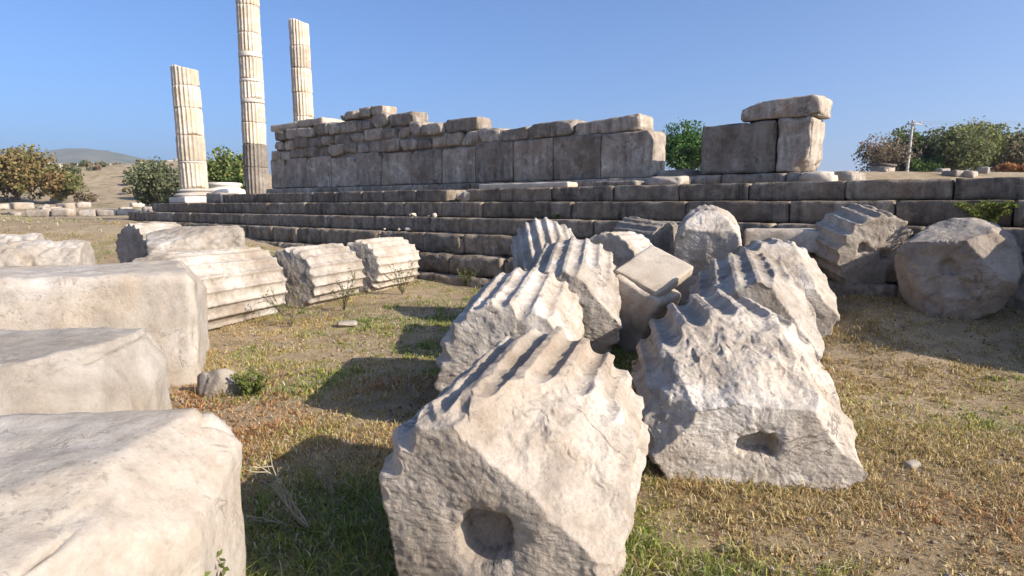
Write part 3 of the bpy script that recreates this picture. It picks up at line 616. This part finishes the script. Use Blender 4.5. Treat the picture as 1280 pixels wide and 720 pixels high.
# longer grass left standing where the stones meet the ground
FOOT = [(-.09, 2.12, 14, .42, 1.32), (-.05, 4.25, 8, .42, 1.55), (.5, 6.05, 9, .45, 1.45), (1.38, 3.46, 8, .60, 1.5), (2.0, 5.15, 16, .5, 1.5), (3.02, 7.0, 13, .55, 1.45),
        (-4.4, 7.7, 20, .45, 1.8), (-3.48, 9.95, 20, .42, 1.35), (-2.85, 11.75, 22, .42, 1.45), (4.78, 6.95, 42, .45, 1.25), (-2.2, .75, -9, 1.26, 1.7), (-3.5, 2.8, -10, 1.25, 1.4), (-4.3, 5.0, -22, 1.6, 1.5), (-2.52, 5.22, 0, .14, .28)]
rs_ = np.random.RandomState(77); gx, gy = [], []
for (x0, y0, hd, hw, ln) in FOOT:
    m = int(2600*(hw*2+ln)/3/(1+.12*y0)); k = rs_.rand(m); sd_ = rs_.randint(0, 3, m); off = np.abs(rs_.randn(m))*.05-.02
    lx = np.where(sd_ == 0, (k*2-1)*hw, np.where(sd_ == 1, -hw-off, hw+off)); ly = np.where(sd_ == 0, -off, k*ln); a = R(hd)
    gx.append(x0+lx*math.cos(a)+ly*math.sin(a)); gy.append(y0-lx*math.sin(a)+ly*math.cos(a))
tag(link('grass', join_grass([grass(0, 1, 2, .02, .12, .006, 9, xy=(np.concatenate(gx), np.concatenate(gy))), grass(360000, 1.3, 4.5, .010, .058, .0062, 1), grass(250000, 4.5, 9, .014, .055, .009, 2), grass(130000, 9, 20, .02, .07, .012, 3), grass(70000, 20, 60, .04, .12, .03, 4)]), M['grass']),
    'short dry straw-coloured, green and reddish grass covering the ground', kind='stuff')

# ------------------------------------------------------------------ plants with stems
def tube(pts, rad, sides=5):
    pts = np.array(pts, float); m = len(pts); V = []; 
    for k in range(m):
        d = pts[min(k+1, m-1)]-pts[max(k-1, 0)]; d /= np.linalg.norm(d)+1e-9
        a = np.cross(d, [0, 0, 1.] if abs(d[2]) < .9 else [1., 0, 0]); a /= np.linalg.norm(a); b = np.cross(d, a)
        for j in range(sides): t = j/sides*2*math.pi; V.append(pts[k]+rad[k]*(math.cos(t)*a+math.sin(t)*b))
    i = np.arange(m*sides).reshape(m, sides); nx = np.roll(i, -1, 1)
    return np.array(V), np.stack([i[:-1], nx[:-1], nx[1:], i[1:]], -1).reshape(-1, 4)
def join(parts):
    Vs, Qs, b = [], [], 0
    for V, Q in parts: Vs.append(V); Qs.append(Q+b); b += len(V)
    return np.vstack(Vs), np.vstack(Qs)
def leaves(P, size, rs, up=.0, aspect=.5):
    n = len(P); a = rs.randn(n, 3); a /= np.linalg.norm(a, axis=1)[:, None]; b = np.cross(a, rs.randn(n, 3)); b /= np.linalg.norm(b, axis=1)[:, None]
    s_ = (size*(.6+.8*rs.rand(n)))[:, None]
    V = np.stack([P-a*s_, P+b*s_*aspect, P+a*s_, P-b*s_*aspect], 1).reshape(-1, 3)
    return V, np.arange(n*4).reshape(n, 4)
def dry_plant(label, x, y, n, hgt, seed, green=False, spread=.5, leafn=0, dirv=None):
    rs = np.random.RandomState(seed); z = float(height(np.array([x]), np.array([y]))[0]); root = empty('weed', (x, y, z)); tag(root, label, 'plant')
    parts = []; lp = []
    for k in range(n):
        a = rs.rand()*6.28; d = np.array([math.cos(a)*spread, math.sin(a)*spread, 1.]) if dirv is None else np.array(dirv)+rs.randn(3)*.25
        d /= np.linalg.norm(d); L_ = hgt*(.6+.5*rs.rand()); p = np.zeros(3); pts = [p.copy()]
        for q in range(6): d = d+rs.randn(3)*.12; d /= np.linalg.norm(d); p = p+d*L_/6; pts.append(p.copy()); lp.append(p+rs.randn(3)*.01)
        parts.append(tube(pts, np.linspace(.006, .003, 7), 4))
        for q in (2, 3, 4, 5):
            e = d+rs.randn(3)*.7; e /= np.linalg.norm(e); b_ = [pts[q], pts[q]+e*L_*.14, pts[q]+e*L_*.24+np.array([0, 0, .01])]; parts.append(tube(b_, [.0034, .0026, .0018], 4)); lp += [b_[1], b_[2]]
    V, Q = join(parts); link('stem', make_mesh('stem', V, F4=Q), M['twig'] if not green else M['bark'], root)
    P = np.array(lp); P = np.repeat(P, max(1, leafn), 0)+rs.randn(len(P)*max(1, leafn), 3)*.012
    V, Q = leaves(P, .011 if not green else .016, rs, aspect=.45); me = make_mesh('leaf', V, F4=Q, smooth=False)
    c = np.array([.16, .20, .05]) if green else np.array([.42, .36, .2]); set_col(me, np.repeat(c*(.6+.7*rs.rand(len(P), 1)), 4, 0)); link('foliage', me, M['leaf'], root)
dry_plant('dry pale thistle stems sprawling in the shadow beside the foreground drum', -1.0, 3.0, 7, .46, 1, dirv=(-.5, .1, .55))
dry_plant('second tuft of pale dry stems in the shadow, higher and branching', -.98, 3.35, 5, .34, 2, dirv=(-.15, .1, .9))
dry_plant('thin yellow-green weed standing before the corner block at the lower left', -1.02, 2.05, 3, .34, 3, green=True, spread=.15, leafn=3)
dry_plant('green weed tuft by the small stone at the foot of the tall smooth block', -2.2, 5.25, 16, .22, 4, green=True, spread=.8, leafn=4)
dry_plant('tall thin weed in front of the nearest drum of the left row', -2.95, 8.4, 7, .55, 5, green=True, spread=.35, leafn=2)
dry_plant('tall thin weed at the gap between the left row drums', -2.55, 9.6, 7, .6, 6, green=True, spread=.3, leafn=3)
dry_plant('weed in front of the farthest drum of the left row', -1.95, 11.3, 8, .65, 7, green=True, spread=.3, leafn=3)
dry_plant('weed growing in the dark gap between the two rows of drums', 1.0, 4.7, 9, .55, 8, green=True, spread=.5, leafn=3)
dry_plant('green weed in the shade under the tilted slab', 1.35, 5.9, 12, .4, 9, green=True, spread=.7, leafn=4)
dry_plant('low weed at the foot of the steps left of the middle row', -.9, 12.6, 10, .4, 10, green=True, spread=.6, leafn=4)
def fern(label, x, y, z, n, size, seed):
    rs = np.random.RandomState(seed); root = empty('fern', (x, y, z)); tag(root, label, 'plant'); st = []; P = []
    for k in range(n):
        a = rs.rand()*6.28; L_ = size*(.6+.5*rs.rand()); pts = []
        for q in range(9): t = q/8; pts.append([math.cos(a)*L_*t*.6, math.sin(a)*L_*t*.6, L_*(1.15*t-.6*t*t)])
        st.append(tube(pts, np.linspace(.005, .002, 9), 4)); pts = np.array(pts)
        sd_ = np.array([-math.sin(a), math.cos(a), 0])
        for q in range(1, 9):
            for e in np.linspace(-1, 1, 9): P.append(pts[q]+sd_*e*L_*.2*(1-q/10)+rs.randn(3)*.006)
    V, Q = join(st); link('stem', make_mesh('stem', V, F4=Q), M['bark'], root)
    P = np.array(P); V, Q = leaves(P, .028, rs, aspect=.4); me = make_mesh('leaf', V, F4=Q, smooth=False); set_col(me, np.repeat(np.array([.17, .20, .05])*(.6+.7*rs.rand(len(P), 1)), 4, 0)); link('foliage', me, M['leaf'], root)
fx, fy = UN(-1.25, -.62); fern('yellow-green bushy fern growing on the steps above the right-edge drum', fx, fy, 1.30, 26, .55, 1)
fx, fy = UN(-.75, -.70); fern('smaller green fern on the step left of the bushy fern', fx, fy, 1.0, 12, .34, 2)
fx, fy = UN(5.6, -.3); fern('tiny green plant sprouting from the step behind the middle row', fx, fy, 1.33, 8, .13, 3)

# ------------------------------------------------------------------ trees
def tree(name, label, cat, X, Y, w_, h_, cols, seed, n=7000, leaf=.12, bare=0., trunk=.25, low=.12, clumps=26, depth=None, group=None, sink=.1):
    rs = np.random.RandomState(seed); z = float(height(np.array([X]), np.array([Y]))[0])-sink
    root = empty(name, (X, Y, z)); tag(root, label, cat, group)
    D_ = depth or w_
    cs = []
    for k in range(clumps):
        v = rs.randn(3); v /= np.linalg.norm(v); q = .45+.5*rs.rand(); v *= q
        cs.append([v[0]*w_/2*.86, v[1]*D_/2*.86, h_*(.5+low/2)+v[2]*h_*(.5-low/2)*.86])
    cs = np.array(cs); cr = (.14+.13*rs.rand(clumps))*min(w_, h_*1.3)
    ci = rs.randint(0, clumps, n); v = rs.randn(n, 3); v /= np.linalg.norm(v, axis=1)[:, None]
    P = cs[ci]+v*(cr[ci]*(.55+.6*rs.rand(n)**.7))[:, None]*np.array([1, 1, .85])
    P = P + .3*cr.mean()*np.stack([fbm(P, 2.2, 2, seed+k) for k in range(3)], 1)
    P = P[P[:, 2] > .05]; ci = ci[:len(P)]
    V, Q = leaves(P, leaf, rs, aspect=.6); me = make_mesh('crown', V, F4=Q, smooth=False)
    cols = np.array(cols); cc = 1.5*cols[rs.randint(0, len(cols), clumps)]*(.75+.5*rs.rand(clumps, 1))
    c = cc[ci]*(.7+.6*rs.rand(len(P), 1)); set_col(me, np.repeat(c, 4, 0)); link('crown', me, M['leaf'], root)
    parts = [tube([[0, 0, -.2], [w_*.01, 0, h_*.15], [w_*.03, 0, h_*.3]], [trunk*.6, trunk*.48, trunk*.35], 8)]
    for k in range(clumps):
        a = np.array([w_*.02, 0, h_*(.1+.15*rs.rand())]); b = cs[k]; m_ = a*.45+b*.55+rs.randn(3)*w_*.04
        parts.append(tube([a, m_, b], [trunk*.25, trunk*.14, trunk*.05], 5))
        if bare:
            for j in range(int(bare)):
                e = b+np.clip(rs.randn(3), -1.1, 1.1)*cr[k]*.95; parts.append(tube([m_*.3+b*.7, (b+e)/2+rs.randn(3)*.05, e], [trunk*.06, trunk*.045, trunk*.02], 3))
    V, Q = join(parts); link('trunk', make_mesh('trunk', V, F4=Q), M['bark'], root)
OL = [(.11, .11, .04), (.16, .13, .05), (.20, .135, .06)]; GR = [(.06, .10, .025), (.09, .14, .035), (.05, .08, .02)]
GG = [(.09, .11, .055), (.13, .145, .075), (.15, .145, .085)]; BR = [(.17, .14, .09), (.15, .12, .08), (.20, .155, .10)]; YG = [(.14, .15, .045), (.19, .18, .06), (.11, .13, .04)]
tree('broadleaf_tree', 'round bushy tree turning brown on top at the far left edge', 'tree', -44.6, 58, 5.6, 4.9, OL, 1, 9000, .15, clumps=34)
tree('broadleaf_tree', 'smaller green-brown tree hugging the right side of the far left tree', 'tree', -39.6, 57, 3.4, 3.6, OL, 2, 5000, .14)
tree('shrub', 'low reddish dry shrub beside the far left trees', 'shrub', -37.0, 56, 1.6, 1.3, BR, 3, 2000, .1)
tree('olive_tree', 'dusty grey-green bush left of the short standing column', 'tree', -25.2, 46, 3.6, 3.8, GG, 4, 7000, .11, low=.0)
tree('broadleaf_tree', 'rounded green tree showing between the two left columns', 'tree', -20.0, 45, 4.4, 4.4, YG+GR, 5, 9000, .12, low=.0, clumps=34)
tree('broadleaf_tree', 'vivid green round tree behind the right end of the ruined wall', 'tree', 9.0, 33.5, 2.9, 2.9, [(.045, .095, .02), (.065, .12, .03), (.035, .07, .02)], 6, 11000, .065, clumps=30)
tree('broadleaf_tree', 'small orange-brown tree peeking out behind the vivid green tree', 'tree', 11.2, 37, 1.7, 2.9, BR+[(.30, .16, .06)], 7, 2200, .08, bare=3)
tree('broadleaf_tree', 'sparse brown tree with bare twigs left of the utility pole', 'tree', 23.6, 41, 3.4, 2.9, BR+[(.2, .15, .1)], 8, 3600, .075, bare=7, trunk=.16)
tree('broadleaf_tree', 'dark tree just behind the utility pole', 'tree', 26.0, 43.5, 3.4, 3.2, GG+GR, 9, 6000, .1, bare=3)
tree('broadleaf_tree', 'wide olive-green tree right of the utility pole', 'tree', 27.6, 41, 4.6, 3.1, YG+GG, 10, 9000, .1, bare=3, clumps=36)
tree('broadleaf_tree', 'tall loose green tree between its olive and brown neighbours at the right', 'tree', 31.0, 43, 4.4, 3.3, YG, 11, 6500, .1, bare=4)
tree('broadleaf_tree', 'brownish thinning tree at the right edge', 'tree', 33.4, 42, 4.8, 3.1, BR+GG, 12, 7500, .1, bare=4)
tree('broadleaf_tree', 'dark green tree cut by the right edge', 'tree', 38.0, 45, 4.4, 3.2, GG, 13, 7000, .11, bare=2)
tree('shrub', 'orange dry shrub on the bank below the right-edge trees', 'shrub', 28.6, 36.5, 2.6, .75, [(.36, .17, .06), (.30, .15, .06)], 14, 3000, .07, trunk=.08)
tree('shrub', 'second orange dry shrub at the right edge of the bank', 'shrub', 30.8, 37, 2.4, .8, [(.36, .17, .06), (.26, .15, .06)], 15, 3000, .07, trunk=.08)
tree('shrub', 'low dark bush at the foot of the utility pole', 'shrub', 25.6, 40.5, 2.4, 1.5, GR, 16, 4000, .08, trunk=.1)
rs = np.random.RandomState(60)
SH = ['on the upper slope', 'low on the slope', 'at the foot of the slope']
for k in range(44):     # shrubs dotted over the slope and plain at the left
    Yk = 66+rs.rand()*55; q = -.75+rs.rand()*.36
    tree('shrub', 'small dusty shrub dotting the rocky slope beyond the ruins', 'shrub', q*Yk, Yk, 1.0+rs.rand()*1.2, .5+rs.rand()*.6, GG+BR, 70+k, 500, .14, trunk=.08, clumps=9, group='shrubs dotting the far slope')

# ------------------------------------------------------------------ far ruins, hut, pole
lw = empty('low_stone_wall', (0, 0, 0)); tag(lw, 'low broken line of pale foundation blocks crossing the far left plain', 'wall')
r_ = random.Random(14); x = -33.0
while x < -14:
    wd_ = r_.uniform(.6, 1.5); yy = 33+(x+30)*.10+r_.uniform(-.3, .3); zz = float(height(np.array([x]), np.array([yy]))[0]); hh = r_.uniform(.25, .5)
    if r_.random() < .85: link('foundation_block', stone_mesh((wd_-.06, .6, hh), .15, .05, .03, r_.randint(0, 999), (), .1), M['rubble' if r_.random() < .6 else 'marble'], lw, (x, yy, zz+hh/2-.05), (0, 0, r_.uniform(-.1, .1)))
    x += wd_
r_ = random.Random(15)
for k in range(26):
    yy = r_.uniform(36, 62); q = r_.uniform(-.82, -.48); s_ = r_.uniform(.35, 1.0); xx = q*yy; zz = float(height(np.array([xx]), np.array([yy]))[0])
    tag(link('ruin_block', stone_mesh((s_*1.4, s_*.8, s_*.6), .2, .06, .03, 800+k, (), .12), M['rubble' if k % 3 else 'marble'], None, (xx, yy, zz+s_*.22), (0, 0, r_.uniform(0, 3))), 'pale tumbled block lying on the plain in front of the far slope', 'stone block', 'tumbled blocks on the far left plain')
r_ = random.Random(16)
rw = empty('terrace_wall', (0, 0, 0)); tag(rw, 'broken pale rubble wall along the crest of the far slope', 'wall')
for k in range(60):
    q = -.40-.36*k/60; yy = 112+r_.uniform(-3, 3); xx = q*yy; s_ = r_.uniform(.8, 1.8); zz = float(height(np.array([xx]), np.array([yy]))[0])
    link('wall_stone', stone_mesh((s_*1.5, 1, s_), .4, .15, .08, 900+k, (), .3), M['rubble' if r_.random() < .5 else 'marble'], rw, (xx, yy, zz+s_*.3), (0, 0, r_.uniform(0, 3)))
r_ = random.Random(17)
for k in range(22):
    yy = r_.uniform(25, 34); q = r_.uniform(.24, .84); s_ = r_.uniform(.15, .5); xx = q*yy; zz = float(height(np.array([xx]), np.array([yy]))[0])
    tag(link('bank_stone', stone_mesh((s_*1.5, s_, s_*.7), .12, .04, .03, 850+k, (), .12), M['rubble'], None, (xx, yy, zz+s_*.15), (0, 0, r_.uniform(0, 3))), 'stone lying on the brown earth bank behind the platform', 'stone', 'stones on the earth bank behind the platform')
# small ruined hut on the slope
def boxm(sx, sy, sz):
    V = [(x*sx/2, y*sy/2, z*sz/2) for x in (-1, 1) for y in (-1, 1) for z in (-1, 1)]
    return make_mesh('box', V, F4=[(0, 1, 3, 2), (4, 6, 7, 5), (0, 4, 5, 1), (2, 3, 7, 6), (0, 2, 6, 4), (1, 5, 7, 3)], smooth=False)
hz = float(height(np.array([-34.2]), np.array([62.]))[0]); ht = empty('ruined_hut', (-34.2, 62, hz)); tag(ht, 'small ruined stone structure with a dark lintel on the far left slope', 'ruin')
link('wall', boxm(.6, 1.6, 1.9), M['rubble'], ht, (-1.1, 0, .9)); link('wall', boxm(.6, 1.6, 1.5), M['rubble'], ht, (1.0, 0, .7)); link('lintel', boxm(3.2, 1.2, .4), M['marble_drab'], ht, (-.1, 0, 2.05))
hz = float(height(np.array([22.0]), np.array([38.6]))[0]); ht = empty('hut', (22.0, 38.6, hz)); tag(ht, 'tiny plastered hut with a flat dark roof on the bank below the brown tree', 'hut')
link('wall', boxm(.9, 1.0, .8), M['plaster'], ht, (0, 0, .3)); link('roof', boxm(1.05, 1.15, .10), M['roof'], ht, (0, 0, .75), (0, R(6), 0)); link('door', boxm(.4, .06, .6), M['roof'], ht, (-.2, -.66, .3))
pz = float(height(np.array([24.6]), np.array([40.]))[0]); pr_ = empty('utility_pole', (24.3, 40, pz), (0, R(2.2), 0)); tag(pr_, 'grey leaning utility pole rising above the right-hand trees', 'utility pole')
V, Q = tube([[0, 0, -.5], [0, 0, 1.7], [0, 0, 3.6]], [.10, .085, .065], 12); link('post', make_mesh('post', V, F4=Q), M['pole'], pr_)
link('crossarm', boxm(.9, .08, .08), M['steel'], pr_, (.05, -.1, 3.35))
for xx in (-.3, .1, .42):
    V, Q = lathe([(0, 0), (.03, 0), (.05, .04), (.03, .07), (.05, .10), (.02, .14), (0, .15)], 12); link('insulator', make_mesh('ins', V, F4=Q), M['column_new'], pr_, (xx, -.1, 3.39))
for k, (xx, lb) in enumerate(((.1, 'upper thin overhead wire running right from the utility pole'), (.42, 'lower thin overhead wire running right from the utility pole'))):
    pts = [[24.4+xx+t*60, 39.9-t*14, pz+3.5-.12*k-6*.35*t*(1-t)] for t in np.linspace(0, 1, 24)]
    V, Q = tube(pts, [.008]*24, 4); tag(link('overhead_wire', make_mesh('wire', V, F4=Q), M['steel']), lb, 'wire')

# ------------------------------------------------------------------ haze
hz_me = bpy.data.meshes.new('haze'); a_, b_, c0, c1 = -4300, 4400, -9, 175
hv = [(x, y, z) for x in (a_, b_) for y in (a_, b_) for z in (c0, c1)]
hz_me.from_pydata(hv, [], [(0, 1, 3, 2), (4, 6, 7, 5), (0, 4, 5, 1), (2, 3, 7, 6), (0, 2, 6, 4), (1, 5, 7, 3)])
hm = bpy.data.materials.new('haze'); hm.use_nodes = True; hm.node_tree.nodes.remove(hm.node_tree.nodes['Principled BSDF'])
pv = hm.node_tree.nodes.new('ShaderNodeVolumePrincipled'); pv.inputs['Color'].default_value = (.70, .82, 1, 1); pv.inputs['Density'].default_value = .00035; pv.inputs['Anisotropy'].default_value = .3
hm.node_tree.links.new(pv.outputs[0], hm.node_tree.nodes['Material Output'].inputs['Volume'])
tag(link('haze', hz_me, hm), 'thin bluish haze in the air over the plain', kind='stuff')
